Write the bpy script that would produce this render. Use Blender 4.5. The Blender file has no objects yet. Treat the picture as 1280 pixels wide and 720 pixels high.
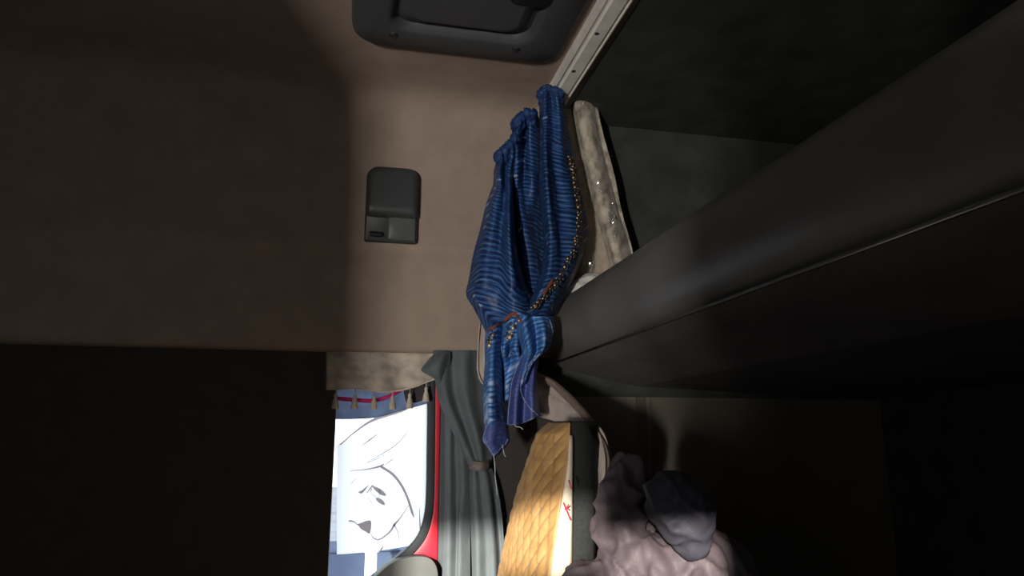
import bpy, bmesh, math, random
from mathutils import Vector, Matrix, noise
from mathutils.bvhtree import BVHTree
random.seed(7)
SC = bpy.context.scene
COL = SC.collection
EYE = Vector((0.0, 0.0, 1.2))
F = 900.0

# ------------------------------------------------------------------ camera
ax = Vector((4127, -190, -900)).normalized()      # world X (rearwards) in camera axes
ay = Vector((-205, -190, -900)).normalized()      # world Y (towards the driver's side wall)
az = ax.cross(ay).normalized()
R = Matrix((ax, ay, az))                          # camera -> world
cd = bpy.data.cameras.new('camera'); cam = bpy.data.objects.new('camera', cd); COL.objects.link(cam)
cd.lens = F / 1280 * 36; cd.sensor_width = 36; cd.clip_start = 0.02
M4 = R.to_4x4(); M4.translation = EYE
cam.matrix_world = M4
SC.camera = cam

def ray(px, py):
    return R @ Vector((px - 640, 360 - py, -F))
def PY(px, py, Y):                                # point of the scene at depth Y
    d = ray(px, py); return EYE + d * (Y / d.y)
def PZ(px, py, Z):                                # point at height Z above the eye
    d = ray(px, py); return EYE + d * (Z / d.z)

# ------------------------------------------------------------------ helpers
def tag(o, label=None, cat=None, group=None, kind=None):
    if label: o['label'] = label
    if cat: o['category'] = cat
    if group: o['group'] = group
    if kind: o['kind'] = kind
    return o
def link(o, parent=None):
    COL.objects.link(o)
    if parent is not None:
        o.parent = parent
        o.matrix_parent_inverse = Matrix.Translation(-parent.location)
    return o
def thing(name, label, cat, loc, group=None):
    o = bpy.data.objects.new(name, None); COL.objects.link(o)
    o.location = loc; o.empty_display_size = .05
    return tag(o, label, cat, group)
def obj(name, bm, mats, parent=None, smooth=True):
    me = bpy.data.meshes.new(name)
    bmesh.ops.recalc_face_normals(bm, faces=bm.faces)
    bm.to_mesh(me); bm.free()
    for m in (mats if isinstance(mats, (list, tuple)) else [mats]): me.materials.append(m)
    for p in me.polygons: p.use_smooth = smooth
    return link(bpy.data.objects.new(name, me), parent)
def bevel(o, w, seg=2, ang=30):
    m = o.modifiers.new('bevel', 'BEVEL'); m.width = w; m.segments = seg
    m.limit_method = 'ANGLE'; m.angle_limit = math.radians(ang)
    return o
def solid(o, t, off=0):
    m = o.modifiers.new('thick', 'SOLIDIFY'); m.thickness = t; m.offset = off
    return o
def box(bm, a, b, mi=0):
    x0, y0, z0 = a; x1, y1, z1 = b
    v = [bm.verts.new(p) for p in ((x0,y0,z0),(x1,y0,z0),(x1,y1,z0),(x0,y1,z0),(x0,y0,z1),(x1,y0,z1),(x1,y1,z1),(x0,y1,z1))]
    for q in ((0,3,2,1),(4,5,6,7),(0,1,5,4),(1,2,6,5),(2,3,7,6),(3,0,4,7)):
        bm.faces.new([v[i] for i in q]).material_index = mi
def tube(bm, pts, rad, n=8, cap=True):
    pts = [Vector(p) for p in pts]; rings = []
    up = None
    for i, p in enumerate(pts):
        t = (pts[min(i+1, len(pts)-1)] - pts[max(i-1, 0)]).normalized()
        if up is None:
            up = t.orthogonal().normalized()
        else:
            up = (up - t*up.dot(t)); up = up.normalized() if up.length > 1e-6 else t.orthogonal().normalized()
        s = t.cross(up)
        r = rad[i] if isinstance(rad, (list, tuple)) else rad
        rings.append([bm.verts.new(p + up*(r*math.cos(2*math.pi*k/n)) + s*(r*math.sin(2*math.pi*k/n))) for k in range(n)])
    for a, b in zip(rings, rings[1:]):
        for k in range(n): bm.faces.new((a[k], a[(k+1) % n], b[(k+1) % n], b[k]))
    if cap:
        bm.faces.new(rings[0][::-1]); bm.faces.new(rings[-1])
    return rings
def loft(bm, loops, cap0=True, cap1=True, mi=0):
    rs = [[bm.verts.new(p) for p in l] for l in loops]; n = len(rs[0])
    for a, b in zip(rs, rs[1:]):
        for k in range(n): bm.faces.new((a[k], a[(k+1) % n], b[(k+1) % n], b[k])).material_index = mi
    if cap0: bm.faces.new(rs[0][::-1]).material_index = mi
    if cap1: bm.faces.new(rs[-1]).material_index = mi
    return rs
def cr(p0, p1, p2, p3, t):
    return p1 + (p2 - p0)*(0.5*t) + (p0*2 - p1*5 + p2*4 - p3)*(0.5*t*t) + (p1*3 - p0 - p2*3 + p3)*(0.5*t*t*t)
def spline(pts, sub):
    pts = [Vector(p) for p in pts]; out = []
    for i in range(len(pts)-1):
        a = pts[i-1] if i else pts[0]*2 - pts[1]
        d = pts[i+2] if i+2 < len(pts) else pts[-1]*2 - pts[-2]
        for k in range(sub): out.append(cr(a, pts[i], pts[i+1], d, k/sub))
    out.append(pts[-1]); return out
def resample(pts, n):
    d = [0]
    for a, b in zip(pts, pts[1:]): d.append(d[-1] + (b-a).length)
    out = []; j = 0
    for i in range(n):
        t = d[-1]*i/(n-1)
        while j < len(d)-2 and d[j+1] < t: j += 1
        s = (t - d[j])/max(d[j+1]-d[j], 1e-9)
        out.append(pts[j].lerp(pts[j+1], min(max(s, 0), 1)))
    return out
BVHS = []
def sheet(name, rows, mat, parent, Y, nu=60, sub=8, amp=.004, freq=14, stretch=(1, 1, .35), thick=.002, seed=0, ripple=0, rfreq=9, shear=0, fd=1.0, pick=False):
    """a hanging cloth: rows of (px, py, bulge towards the room), each row is a cross-section of the cloth"""
    g = []
    for r in rows:
        p3 = [PY(x, y, Y - d*fd) for x, y, d in r]
        g.append(resample(spline(p3, 8), nu))
    cols = [spline([g[i][j] for i in range(len(g))], sub) for j in range(nu)]
    nv = len(cols[0])
    bm = bmesh.new(); uvl = bm.loops.layers.uv.new('UVMap')
    V = [[None]*nu for _ in range(nv)]; UV = {}
    for i in range(nv):
        for j in range(nu):
            p = cols[j][i].copy()
            q = Vector((p.x*stretch[0]*freq, p.y*stretch[1]*freq + seed*3.1, p.z*stretch[2]*freq))
            p.y -= amp*noise.fractal(q, 1.0, 2.0, 3)
            if ripple: p.y -= ripple*math.sin(j/(nu-1)*rfreq*2*math.pi + 1.5*noise.noise(q*.6))
            V[i][j] = bm.verts.new(p)
    mid = nu//2
    L = [0]
    for i in range(1, nv): L.append(L[-1] + (cols[mid][i]-cols[mid][i-1]).length)
    W = max((g[k][-1]-g[k][0]).length for k in range(len(g)))*1.6
    for i in range(nv-1):
        for j in range(nu-1):
            f = bm.faces.new((V[i][j], V[i][j+1], V[i+1][j+1], V[i+1][j]))
            for l, (a, b) in zip(f.loops, ((i, j), (i, j+1), (i+1, j+1), (i+1, j))):
                u = b/(nu-1)*W
                l[uvl].uv = (u, L[a] + shear*u)
    if pick: BVHS.append(BVHTree.FromBMesh(bm))
    o = obj(name, bm, mat, parent)
    if thick: solid(o, thick)
    return o
def ON(px, py, off=.002, Y=1.68):
    d = ray(px, py).normalized(); best = None
    for t in BVHS:
        h = t.ray_cast(EYE, d)
        if h[0] is not None and (best is None or h[3] < best): best = h[3]
    return EYE + d*(best - off) if best else PY(px, py, Y)
def ONL(pts, off=.002, Y=1.68, sub=8):
    out = []; dl = None
    c = spline([Vector((x, y, 0)) for x, y in pts], sub)
    for p in c:
        d = ray(p.x, p.y).normalized(); best = None
        for t in BVHS:
            h = t.ray_cast(EYE, d)
            if h[0] is not None and (best is None or h[3] < best): best = h[3]
        out.append([d, best])
    ok = [i for i, q in enumerate(out) if q[1]]
    if not ok: return [PY(p.x, p.y, Y) for p in c]
    for i, q in enumerate(out):
        if q[1] is None: q[1] = out[min(ok, key=lambda k: abs(k-i))][1]
    ds = [q[1] for q in out]
    ds = [sum(ds[max(0,i-1):i+2])/len(ds[max(0,i-1):i+2]) for i in range(len(ds))]
    return [EYE + q[0]*(dd - off) for q, dd in zip(out, ds)]

# ------------------------------------------------------------------ materials
def newmat(name):
    m = bpy.data.materials.new(name); m.use_nodes = True
    nt = m.node_tree; b = nt.nodes['Principled BSDF']
    return m, nt, b
def nd(nt, t, **kw):
    n = nt.nodes.new(t)
    for k, v in kw.items():
        if k in n.inputs: n.inputs[k].default_value = v
        else: setattr(n, k, v)
    return n
def ramp(nt, stops):
    r = nt.nodes.new('ShaderNodeValToRGB'); e = r.color_ramp.elements
    while len(e) > 1: e.remove(e[0])
    for i, (p, c) in enumerate(stops):
        x = e[0] if i == 0 else e.new(p)
        x.position = p; x.color = (*c, 1)
    return r
def mat(name, c1, c2=None, rough=.8, spec=.3, scale=30, bump=.15, bscale=300, detail=4, metal=0, sheen=0, stretch=(1,1,1), bdist=.002):
    m, nt, b = newmat(name); c2 = c2 or tuple(x*.8 for x in c1)
    tc = nd(nt, 'ShaderNodeTexCoord'); mp = nd(nt, 'ShaderNodeMapping'); mp.inputs['Scale'].default_value = stretch
    nt.links.new(tc.outputs['Object'], mp.inputs['Vector'])
    n = nd(nt, 'ShaderNodeTexNoise', Scale=scale, Detail=detail)
    nt.links.new(mp.outputs[0], n.inputs['Vector'])
    r = ramp(nt, [(.35, c2), (.65, c1)])
    nt.links.new(n.outputs['Fac'], r.inputs[0]); nt.links.new(r.outputs[0], b.inputs['Base Color'])
    b.inputs['Roughness'].default_value = rough; b.inputs['Specular IOR Level'].default_value = spec
    b.inputs['Metallic'].default_value = metal
    if sheen: b.inputs['Sheen Weight'].default_value = sheen
    if bump:
        n2 = nd(nt, 'ShaderNodeTexNoise', Scale=bscale, Detail=2)
        nt.links.new(mp.outputs[0], n2.inputs['Vector'])
        bp = nd(nt, 'ShaderNodeBump', Strength=bump, Distance=bdist)
        nt.links.new(n2.outputs['Fac'], bp.inputs['Height']); nt.links.new(bp.outputs[0], b.inputs['Normal'])
    return m

def stripe_mat(name, base, mid, hi, freq=80, dash_at=.60):
    """blue cloth with fine wavy cross stripes and pale dashes; plain on its reverse"""
    m, nt, b = newmat(name)
    uv = nd(nt, 'ShaderNodeUVMap'); sep = nd(nt, 'ShaderNodeSeparateXYZ'); nt.links.new(uv.outputs[0], sep.inputs[0])
    nz = nd(nt, 'ShaderNodeTexNoise', Scale=5, Detail=2); nt.links.new(uv.outputs[0], nz.inputs['Vector'])
    def math_(op, a, bb):
        n = nd(nt, 'ShaderNodeMath', operation=op)
        for i, x in enumerate((a, bb)):
            if isinstance(x, (int, float)): n.inputs[i].default_value = x
            else: nt.links.new(x, n.inputs[i])
        return n.outputs[0]
    s1 = math_('MULTIPLY', math_('SINE', math_('MULTIPLY', sep.outputs['X'], 22.0), 0), .030)
    s2 = math_('MULTIPLY', nz.outputs['Fac'], .06)
    v = math_('ADD', math_('ADD', sep.outputs['Y'], s1), s2)
    st = math_('SINE', math_('MULTIPLY', v, freq*2*math.pi), 0)
    # thread noise stretched along the stripes
    cmb = nd(nt, 'ShaderNodeCombineXYZ')
    nt.links.new(math_('MULTIPLY', sep.outputs['X'], 25.0), cmb.inputs[0]); nt.links.new(math_('MULTIPLY', v, 300.0), cmb.inputs[1])
    n3 = nd(nt, 'ShaderNodeTexNoise', Scale=1.0, Detail=2); nt.links.new(cmb.outputs[0], n3.inputs['Vector'])
    tot = math_('ADD', math_('MULTIPLY', st, .13), n3.outputs['Fac'])
    rp = ramp(nt, [(.30, base), (.52, mid), (.68, hi), (.85, tuple(min(1, x*1.5) for x in hi))])
    nt.links.new(tot, rp.inputs[0])
    # pale dashes in wide bands: printed marks, and glare spots painted in
    cm2 = nd(nt, 'ShaderNodeCombineXYZ')
    nt.links.new(math_('MULTIPLY', sep.outputs['X'], 16.0), cm2.inputs[0]); nt.links.new(math_('MULTIPLY', v, 58.0), cm2.inputs[1])
    n4 = nd(nt, 'ShaderNodeTexNoise', Scale=1.0, Detail=1); nt.links.new(cm2.outputs[0], n4.inputs['Vector'])
    n5 = nd(nt, 'ShaderNodeTexNoise', Scale=6.0, Detail=0); nt.links.new(uv.outputs[0], n5.inputs['Vector'])
    dash = ramp(nt, [(dash_at, (0,0,0)), (dash_at+.07, (1,1,1))])
    nt.links.new(math_('ADD', math_('MULTIPLY', n4.outputs['Fac'], .78), math_('MULTIPLY', math_('SUBTRACT', n5.outputs['Fac'], .38), .55)), dash.inputs[0])
    mx = nd(nt, 'ShaderNodeMix', data_type='RGBA'); nt.links.new(dash.outputs[0], mx.inputs[0])
    nt.links.new(rp.outputs[0], mx.inputs[6]); mx.inputs[7].default_value = (.33, .45, .66, 1)
    nt.links.new(mx.outputs[2], b.inputs['Base Color'])
    bp = nd(nt, 'ShaderNodeBump', Strength=.5, Distance=.0015); nt.links.new(tot, bp.inputs['Height']); nt.links.new(bp.outputs[0], b.inputs['Normal'])
    b.inputs['Roughness'].default_value = .5; b.inputs['Specular IOR Level'].default_value = .35
    return m

MT = {}
MT['wall'] = mat('wall_fabric', (.33,.26,.21), (.29,.228,.185), .95, .1, 14, .25, 400)
MT['trim_dark'] = mat('trim_dark', (.052,.044,.040), (.044,.038,.034), .8, .2, 20, .2, 500)
MT['sleeper_dark'] = mat('sleeper_dark', (.055,.058,.052), (.038,.041,.038), .9, .15, 12, .3, 350)
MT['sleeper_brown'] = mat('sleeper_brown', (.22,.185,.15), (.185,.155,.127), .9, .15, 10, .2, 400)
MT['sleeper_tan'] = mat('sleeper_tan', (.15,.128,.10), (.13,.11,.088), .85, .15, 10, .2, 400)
MT['hatch'] = mat('hatch_plastic', (.062,.066,.072), (.055,.06,.065), .55, .4, 40, .12, 900)
MT['black'] = mat('black_plastic', (.012,.012,.013), None, .6, .3, 40, .1, 800)
MT['lamp'] = mat('lamp_plastic', (.040,.045,.046), (.036,.04,.041), .45, .4, 40, .08, 900)
MT['lamp_lens'] = mat('lamp_lens', (.10,.105,.10), (.085,.09,.085), .3, .5, 60, .05, 500)
MT['rail'] = mat('rail_white', (.86,.82,.75), (.74,.70,.63), .5, .4, 18, .05, 200)
MT['screw'] = mat('screw_dark', (.02,.02,.02), None, .4, .5)
MT['leather'] = mat('black_leatherette', (.15,.148,.14), (.125,.12,.115), .40, .5, 8, .25, 700, bdist=.001)
MT['bunk_under'] = mat('bunk_underside', (.17,.155,.15), (.135,.122,.12), .85, .15, 9, .2, 300)
MT['brocade'] = mat('brocade', (.50,.44,.36), (.17,.14,.105), .6, .35, 46, .5, 60, sheen=.2, stretch=(1,1,.7))
MT['brocade_back'] = mat('brocade_back', (.42,.35,.285), (.31,.255,.205), .7, .3, 40, .3, 120)
MT['sequin'] = mat('silver_sequin', (.85,.82,.78), None, .2, .8, metal=.7)
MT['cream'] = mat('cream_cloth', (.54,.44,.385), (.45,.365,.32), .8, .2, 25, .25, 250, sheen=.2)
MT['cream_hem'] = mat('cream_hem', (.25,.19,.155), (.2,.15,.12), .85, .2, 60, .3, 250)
MT['valance'] = mat('valance_brocade', (.54,.47,.39), (.33,.285,.24), .75, .25, 24, .35, 80, stretch=(1,1,1.6))
MT['tassel'] = mat('tassel_thread', (.62,.54,.45), (.46,.40,.33), .9, .1, 200, .4, 400, stretch=(1,1,.1))
MT['grey_cloth'] = mat('slate_cloth', (.115,.135,.145), (.098,.115,.124), .85, .2, 18, .2, 350, sheen=.05)
MT['tie'] = mat('tie_band', (.22,.18,.16), (.17,.14,.125), .85, .2, 80, .2, 350)
MT['red'] = mat('red_paint', (.62,.022,.045), (.58,.02,.04), .35, .5, 5, 0)
MT['rubber'] = mat('black_rubber', (.035,.042,.048), None, .6, .3, 30, .05)
MT['door_panel'] = mat('door_panel', (.11,.115,.11), (.1,.105,.1), .6, .3, 30, .15, 800)
MT['pillar'] = mat('pillar_trim', (.075,.09,.098), (.068,.082,.088), .7, .3, 15, .15, 600)
MT['shade'] = mat('shade_cloth', (.30,.36,.50), (.2,.24,.36), .8, .2, 20, .1)
MT['pink'] = mat('pink_ribbon', (.75,.04,.20), None, .7, .2)
MT['dark_print'] = mat('dark_print', (.05,.047,.047), None, .8, .1)
MT['gold'] = mat('gold_bead', (.80,.56,.28), (.62,.38,.16), .25, .7, 100, 0, metal=.35)
MT['dark_bead'] = mat('dark_bead', (.03,.022,.02), None, .3, .6)
MT['braid'] = mat('brown_braid', (.24,.075,.04), (.17,.05,.03), .8, .2, 120, .4, 500)
MT['thread'] = mat('pale_thread', (.62,.66,.74), None, .8, .2)
MT['hem_blue'] = mat('pale_blue_hem', (.26,.34,.54), (.12,.17,.34), .8, .2, 160, .3)
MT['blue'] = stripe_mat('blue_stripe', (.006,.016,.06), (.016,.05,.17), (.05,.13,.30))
MT['blue_lit'] = stripe_mat('blue_stripe_lit', (.018,.058,.20), (.045,.15,.42), (.13,.30,.60), dash_at=.545)  # same cloth in brighter colours, painting in the light on the lower tails
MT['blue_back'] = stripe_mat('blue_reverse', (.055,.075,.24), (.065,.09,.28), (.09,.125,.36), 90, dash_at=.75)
MT['blue_plain'] = mat('blue_gathers', (.022,.065,.20), (.008,.022,.08), .6, .3, 70, .3, 300, stretch=(.4,.4,1.6))
MT['black_seat'] = mat('black_seat_cloth', (.020,.022,.021), (.014,.015,.015), .85, .25, 220, .5, 600)
MT['seat_cream'] = mat('cream_leatherette', (.68,.58,.46), (.62,.53,.42), .5, .4, 20, .08, 300)
MT['red_thread'] = mat('red_thread', (.55,.03,.05), None, .7, .2)
MT['jacket'] = mat('purple_nylon', (.10,.078,.088), (.072,.056,.066), .6, .3, 12, .3, 200)
MT['jacket_blue'] = mat('blue_grey_nylon', (.062,.060,.080), (.048,.046,.064), .6, .3, 12, .3, 200)
MT['white_cloth'] = mat('white_cloth', (.60,.58,.54), (.52,.5,.47), .85, .2, 30, .2, 200)
MT['floor'] = mat('floor_mat', (.03,.03,.03), (.024,.024,.024), .9, .2, 60, .4, 300)
MT['tarmac'] = mat('tarmac', (.22,.23,.26), (.15,.16,.19), .9, .2, 1, .2, 20)
MT['concrete'] = mat('bluish_concrete', (.07,.09,.14), (.035,.045,.08), .9, .2, 1.2, .2, 20)
MT['post'] = mat('white_paint', (.8,.8,.78), None, .6, .3)

# quilted amber cloth
m, nt, b = newmat('amber_quilt'); MT['quilt'] = m
tc = nd(nt, 'ShaderNodeTexCoord'); n = nd(nt, 'ShaderNodeTexNoise', Scale=26, Detail=4); nt.links.new(tc.outputs['Object'], n.inputs['Vector'])
r = ramp(nt, [(.35, (.34,.185,.06)), (.65, (.47,.275,.105))]); nt.links.new(n.outputs['Fac'], r.inputs[0]); nt.links.new(r.outputs[0], b.inputs['Base Color'])
b.inputs['Roughness'].default_value = .7; b.inputs['Sheen Weight'].default_value = .03
n2 = nd(nt, 'ShaderNodeTexNoise', Scale=400); nt.links.new(tc.outputs['Object'], n2.inputs['Vector'])
bp = nd(nt, 'ShaderNodeBump', Strength=.3, Distance=.001); nt.links.new(n2.outputs['Fac'], bp.inputs['Height']); nt.links.new(bp.outputs[0], b.inputs['Normal'])
# window glass and the translucent white sticker film
m, nt, b = newmat('window_glass'); MT['glass'] = m
nt.nodes.remove(b); out = nt.nodes['Material Output']
tr = nd(nt, 'ShaderNodeBsdfTransparent'); tr.inputs[0].default_value = (.86,.91,.95,1)
gl = nd(nt, 'ShaderNodeBsdfGlossy', Roughness=.02); mx = nd(nt, 'ShaderNodeMixShader'); mx.inputs[0].default_value = .06
nt.links.new(tr.outputs[0], mx.inputs[1]); nt.links.new(gl.outputs[0], mx.inputs[2]); nt.links.new(mx.outputs[0], out.inputs[0])
m, nt, b = newmat('white_film'); MT['film'] = m
nt.nodes.remove(b); out = nt.nodes['Material Output']
tl = nd(nt, 'ShaderNodeBsdfTranslucent'); tl.inputs[0].default_value = (.93,.93,.93,1)
df = nd(nt, 'ShaderNodeBsdfDiffuse'); df.inputs[0].default_value = (.8,.8,.8,1); mx = nd(nt, 'ShaderNodeMixShader'); mx.inputs[0].default_value = .12
nt.links.new(tl.outputs[0], mx.inputs[1]); nt.links.new(df.outputs[0], mx.inputs[2]); nt.links.new(mx.outputs[0], out.inputs[0])
m, nt, b = newmat('dark_ink'); MT['ink'] = m
nt.nodes.remove(b); out = nt.nodes['Material Output']
tl = nd(nt, 'ShaderNodeBsdfTranslucent'); tl.inputs[0].default_value = (.42,.35,.36,1)
df = nd(nt, 'ShaderNodeBsdfDiffuse'); df.inputs[0].default_value = (.03,.028,.028,1); mx = nd(nt, 'ShaderNodeMixShader'); mx.inputs[0].default_value = .4
nt.links.new(tl.outputs[0], mx.inputs[1]); nt.links.new(df.outputs[0], mx.inputs[2]); nt.links.new(mx.outputs[0], out.inputs[0])
m, nt, b = newmat('shade_film'); MT['shade_t'] = m
nt.nodes.remove(b); out = nt.nodes['Material Output']
tl = nd(nt, 'ShaderNodeBsdfTranslucent'); df = nd(nt, 'ShaderNodeBsdfDiffuse'); df.inputs[0].default_value = (.25,.3,.4,1)
tc = nd(nt, 'ShaderNodeTexCoord'); n = nd(nt, 'ShaderNodeTexNoise', Scale=22, Detail=2); nt.links.new(tc.outputs['Object'], n.inputs['Vector'])
r = ramp(nt, [(.3, (.24,.275,.36)), (.7, (.36,.40,.49))]); nt.links.new(n.outputs['Fac'], r.inputs[0]); nt.links.new(r.outputs[0], tl.inputs[0])
mx = nd(nt, 'ShaderNodeMixShader'); mx.inputs[0].default_value = .2
nt.links.new(tl.outputs[0], mx.inputs[1]); nt.links.new(df.outputs[0], mx.inputs[2]); nt.links.new(mx.outputs[0], out.inputs[0])

E = EYE.z
WY = 1.95                      # inner face of the driver's side wall
XF, XR, YR = -1.05, 1.6, -.45  # windscreen, rear wall, passenger side
ZC = E + .95                   # ceiling
ZH = E + .232                  # bottom of the header above the door

# ================================================================== setting
bm = bmesh.new(); box(bm, (XF, YR, -.04), (XR, WY+.06, 0)); tag(obj('floor', bm, MT['floor'], smooth=False), kind='structure')
bm = bmesh.new(); box(bm, (XF-.05, YR-.05, ZC), (.585, WY+.12, ZC+.04)); box(bm, (.585, YR-.05, ZC), (XR+.05, WY+.12, ZC+.04), 1)
tag(obj('ceiling', bm, [MT['wall'], MT['sleeper_dark']], smooth=False), kind='structure')
bm = bmesh.new(); box(bm, (XR, YR-.05, -.04), (XR+.05, WY+.08, ZC)); tag(obj('wall_rear', bm, MT['sleeper_dark'], smooth=False), kind='structure')
# unseen passenger side; its stepped opening is made up to confine the light
SX0, SX1, SXM, SZ0, SZ1, SZM, SZL = -.905, -.10, -.555, .80, E + .215, E + .148, E + .095
bm = bmesh.new()
box(bm, (XF-.05, YR-.05, -.04), (SX0, YR, ZC)); box(bm, (SX1, YR-.05, -.04), (XR, YR, ZC))
box(bm, (SX0, YR-.05, -.04), (SXM, YR, SZ0)); box(bm, (SX0, YR-.05, SZ1), (SX1, YR, ZC)); box(bm, (-.30, YR-.05, SZM), (SX1, YR, SZ1))
box(bm, (-.63, YR-.05, -.04), (SXM, YR, E-.115)); box(bm, (SXM, YR-.05, -.04), (-.30, YR, SZL)); box(bm, (-.30, YR-.05, -.04), (SX1, YR, E-.06))
tag(obj('wall_right', bm, MT['black'], smooth=False), kind='structure')
bm = bmesh.new()
box(bm, (XF-.05, YR-.05, -.04), (XF, WY+.12, ZC))
tag(obj('wall_front', bm, MT['black'], smooth=False), kind='structure')

# driver's side wall: header with its mouldings, cove to the ceiling, sleeper panels
XB = .585
prof = [(WY+.12, ZH), (WY+.012, ZH), (WY+.004, ZH+.006), (WY, ZH+.02), (WY, E+.478), (WY-.004, E+.488), (WY-.012, E+.500), (WY-.019, E+.512), (WY-.0215, E+.522),
        (WY-.0205, E+.532), (WY-.018, E+.545), (WY-.018, E+.70), (WY-.019, E+.725), (WY-.027, E+.748), (WY-.031, E+.765), (WY-.032, E+.80),
        (WY-.035, E+.84), (WY-.041, E+.875), (WY-.053, E+.905), (WY-.072, E+.928), (WY-.10, E+.942), (WY-.14, E+.9485), (WY-.20, ZC), (WY-.20, ZC+.01), (WY+.12, ZC+.01)]
bm = bmesh.new()
a = [bm.verts.new((XF, y, z)) for y, z in prof]; b_ = [bm.verts.new((XB, y, z)) for y, z in prof]
for i in range(len(prof)-1): bm.faces.new((a[i], b_[i], b_[i+1], a[i+1]))
bm.faces.new((a[0], a[-1], b_[-1], b_[0])); bm.faces.new(b_); bm.faces.new(a[::-1])
box(bm, (XB-.005, WY+.01, E+.10), (XR, WY+.12, ZC), 2)
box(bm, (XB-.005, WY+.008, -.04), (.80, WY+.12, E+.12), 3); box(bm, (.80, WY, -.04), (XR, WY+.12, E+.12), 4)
GX0, GX1 = -.035, .236
LY = WY + .045
box(bm, (XF, LY, -.04), (GX0, LY+.075, ZH+.03), 1)
box(bm, (.245, LY, -.04), (.40, LY+.075, ZH+.03), 5); box(bm, (.40, LY, -.04), (XB, LY+.075, ZH+.03), 1)
w = obj('wall_left', bm, [MT['wall'], MT['trim_dark'], MT['sleeper_dark'], MT['sleeper_brown'], MT['sleeper_tan'], MT['pillar']], smooth=True)
m_ = w.modifiers.new('es', 'EDGE_SPLIT'); m_.split_angle = math.radians(40)
tag(w, kind='structure')
bm = bmesh.new(); xs = PY(811, 540, WY).x
box(bm, (xs-.006, WY-.008, .0), (xs+.006, WY+.006, E+.12)); tag(bevel(obj('trim_1', bm, MT['sleeper_brown'], smooth=False), .003), kind='structure')

# ------------------------------------------------------------------ door and window
DY = LY
def dpt(px, py, y=DY): return PY(px, py, y)
# glass outline (rounded lower rear corner)
def arc_pts(pts, sub=6): return spline(pts, sub)
glass_edge = [dpt(x, y) for x, y in ((536,478),(536,520),(535.5,560),(535,600),(534,630),(531,650),(525,668),(514,683),(500,695),(484,708),(466,722),(440,742),(421,757))]
gl = arc_pts(glass_edge, 4)
topz = ZH + .02
bm = bmesh.new()
fr = [Vector((GX0, DY, gl[-1].z)), Vector((GX0, DY, topz)), Vector((gl[0].x, DY, topz))] + gl
bm.faces.new([bm.verts.new(p + Vector((0, .022, 0))) for p in fr])
win = tag(obj('window_1', bm, MT['glass'], smooth=False), kind='structure'); solid(win, .004)
# rubber seal follows the glass edge
bm = bmesh.new(); path = [Vector((gl[0].x, DY, topz))] + gl
prev = None
def ribbon(bm, a, b_, y0, y1):
    """solid strip between two outlines lying in the door plane"""
    n_ = len(a); A0 = [bm.verts.new((p.x, y0, p.z)) for p in a]; B0 = [bm.verts.new((p.x, y0, p.z)) for p in b_]
    A1 = [bm.verts.new((p.x, y1, p.z)) for p in a]; B1 = [bm.verts.new((p.x, y1, p.z)) for p in b_]
    for i in range(n_-1):
        for q in ((A0, B0), (B0, B1), (B1, A1), (A1, A0)): bm.faces.new((q[0][i], q[1][i], q[1][i+1], q[0][i+1]))
    bm.faces.new((A0[0], A1[0], B1[0], B0[0])); bm.faces.new((A0[-1], B0[-1], B1[-1], A1[-1]))
def offs(pts, d):
    out = []
    for i, p in enumerate(pts):
        t = (pts[min(i+1, len(pts)-1)] - pts[max(i-1, 0)]).normalized(); nrm = Vector((-t.z, 0, t.x))
        out.append(p + nrm*d)
    return out
seal_out = offs(path, .017)
ribbon(bm, offs(path, -.004), seal_out, DY-.008, DY+.03)
door = thing('door_1', None, None, Vector((.1, DY, .1))); tag(door, kind='structure')
bevel(obj('rubber_seal', bm, MT['rubber'], door), .003)
# red painted frame between the seal and the pillar
red_r = [Vector((dpt(549.5, 600).x, DY, p.z)) for p in seal_out]
lim = len(seal_out)
bm = bmesh.new()
inner = offs(path, .014)
ribbon(bm, inner, [Vector((max(dpt(549.5, 560).x, p.x+.002), DY, p.z)) for p in inner], DY-.002, DY+.03)
bevel(obj('door_frame', bm, MT['red'], door), .003)
# grey lower door panel with a rounded shoulder
dpo = [dpt(x, y, DY-.02) for x, y in ((400,775),(440,747),(464,724),(480,709),(495,699),(512,694.5),(528,694),(537,697),(543,704),(546,716),(547,740))]
dpo = arc_pts(dpo, 4)
lo = [Vector((p.x, 0, .30)) for p in dpo]
bm = bmesh.new(); ribbon(bm, dpo, lo, DY-.045, DY+.02)
bevel(obj('door_panel', bm, MT['door_panel'], door), .012, 3)
# sticker on the glass: white film with a face drawn in dark lines
SY = DY + .012
film = [(421,556),(438,547),(452,537),(468,527),(482,521),(498,517),(510,510),(517,503),(535,503),(535.5,560),(535,605),(532,648),(524,668),(513,682),(490,686),(470,689),(438,692),(421,693)]
bm = bmesh.new(); bm.faces.new([bm.verts.new(PY(x, y, SY)) for x, y in film])
st = obj('sticker', bm, MT['film'], win, smooth=False); st['label'] = 'white film sticker with a face drawn in dark lines'
bm = bmesh.new()
def stroke(pts, ws, sub=5):
    c = spline([PY(x, y, SY-.003) for x, y in pts], sub); n_ = len(c); a = []; b_ = []
    for i, p in enumerate(c):
        f = i/(n_-1)*(len(ws)-1); k = min(int(f), len(ws)-2); wv = (ws[k] + (ws[k+1]-ws[k])*(f-k))*.0021*.5
        t = (c[min(i+1, n_-1)] - c[max(i-1, 0)]).normalized(); nn = Vector((-t.z, 0, t.x))
        a.append(bm.verts.new(p + nn*wv)); b_.append(bm.verts.new(p - nn*wv))
    for i in range(n_-1): bm.faces.new((a[i], b_[i], b_[i+1], a[i+1]))
def blob(pts, sub=3):
    bm.faces.new([bm.verts.new(p) for p in spline([PY(x, y, SY-.003) for x, y in pts + pts[:1]], sub)[:-1]])
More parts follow.
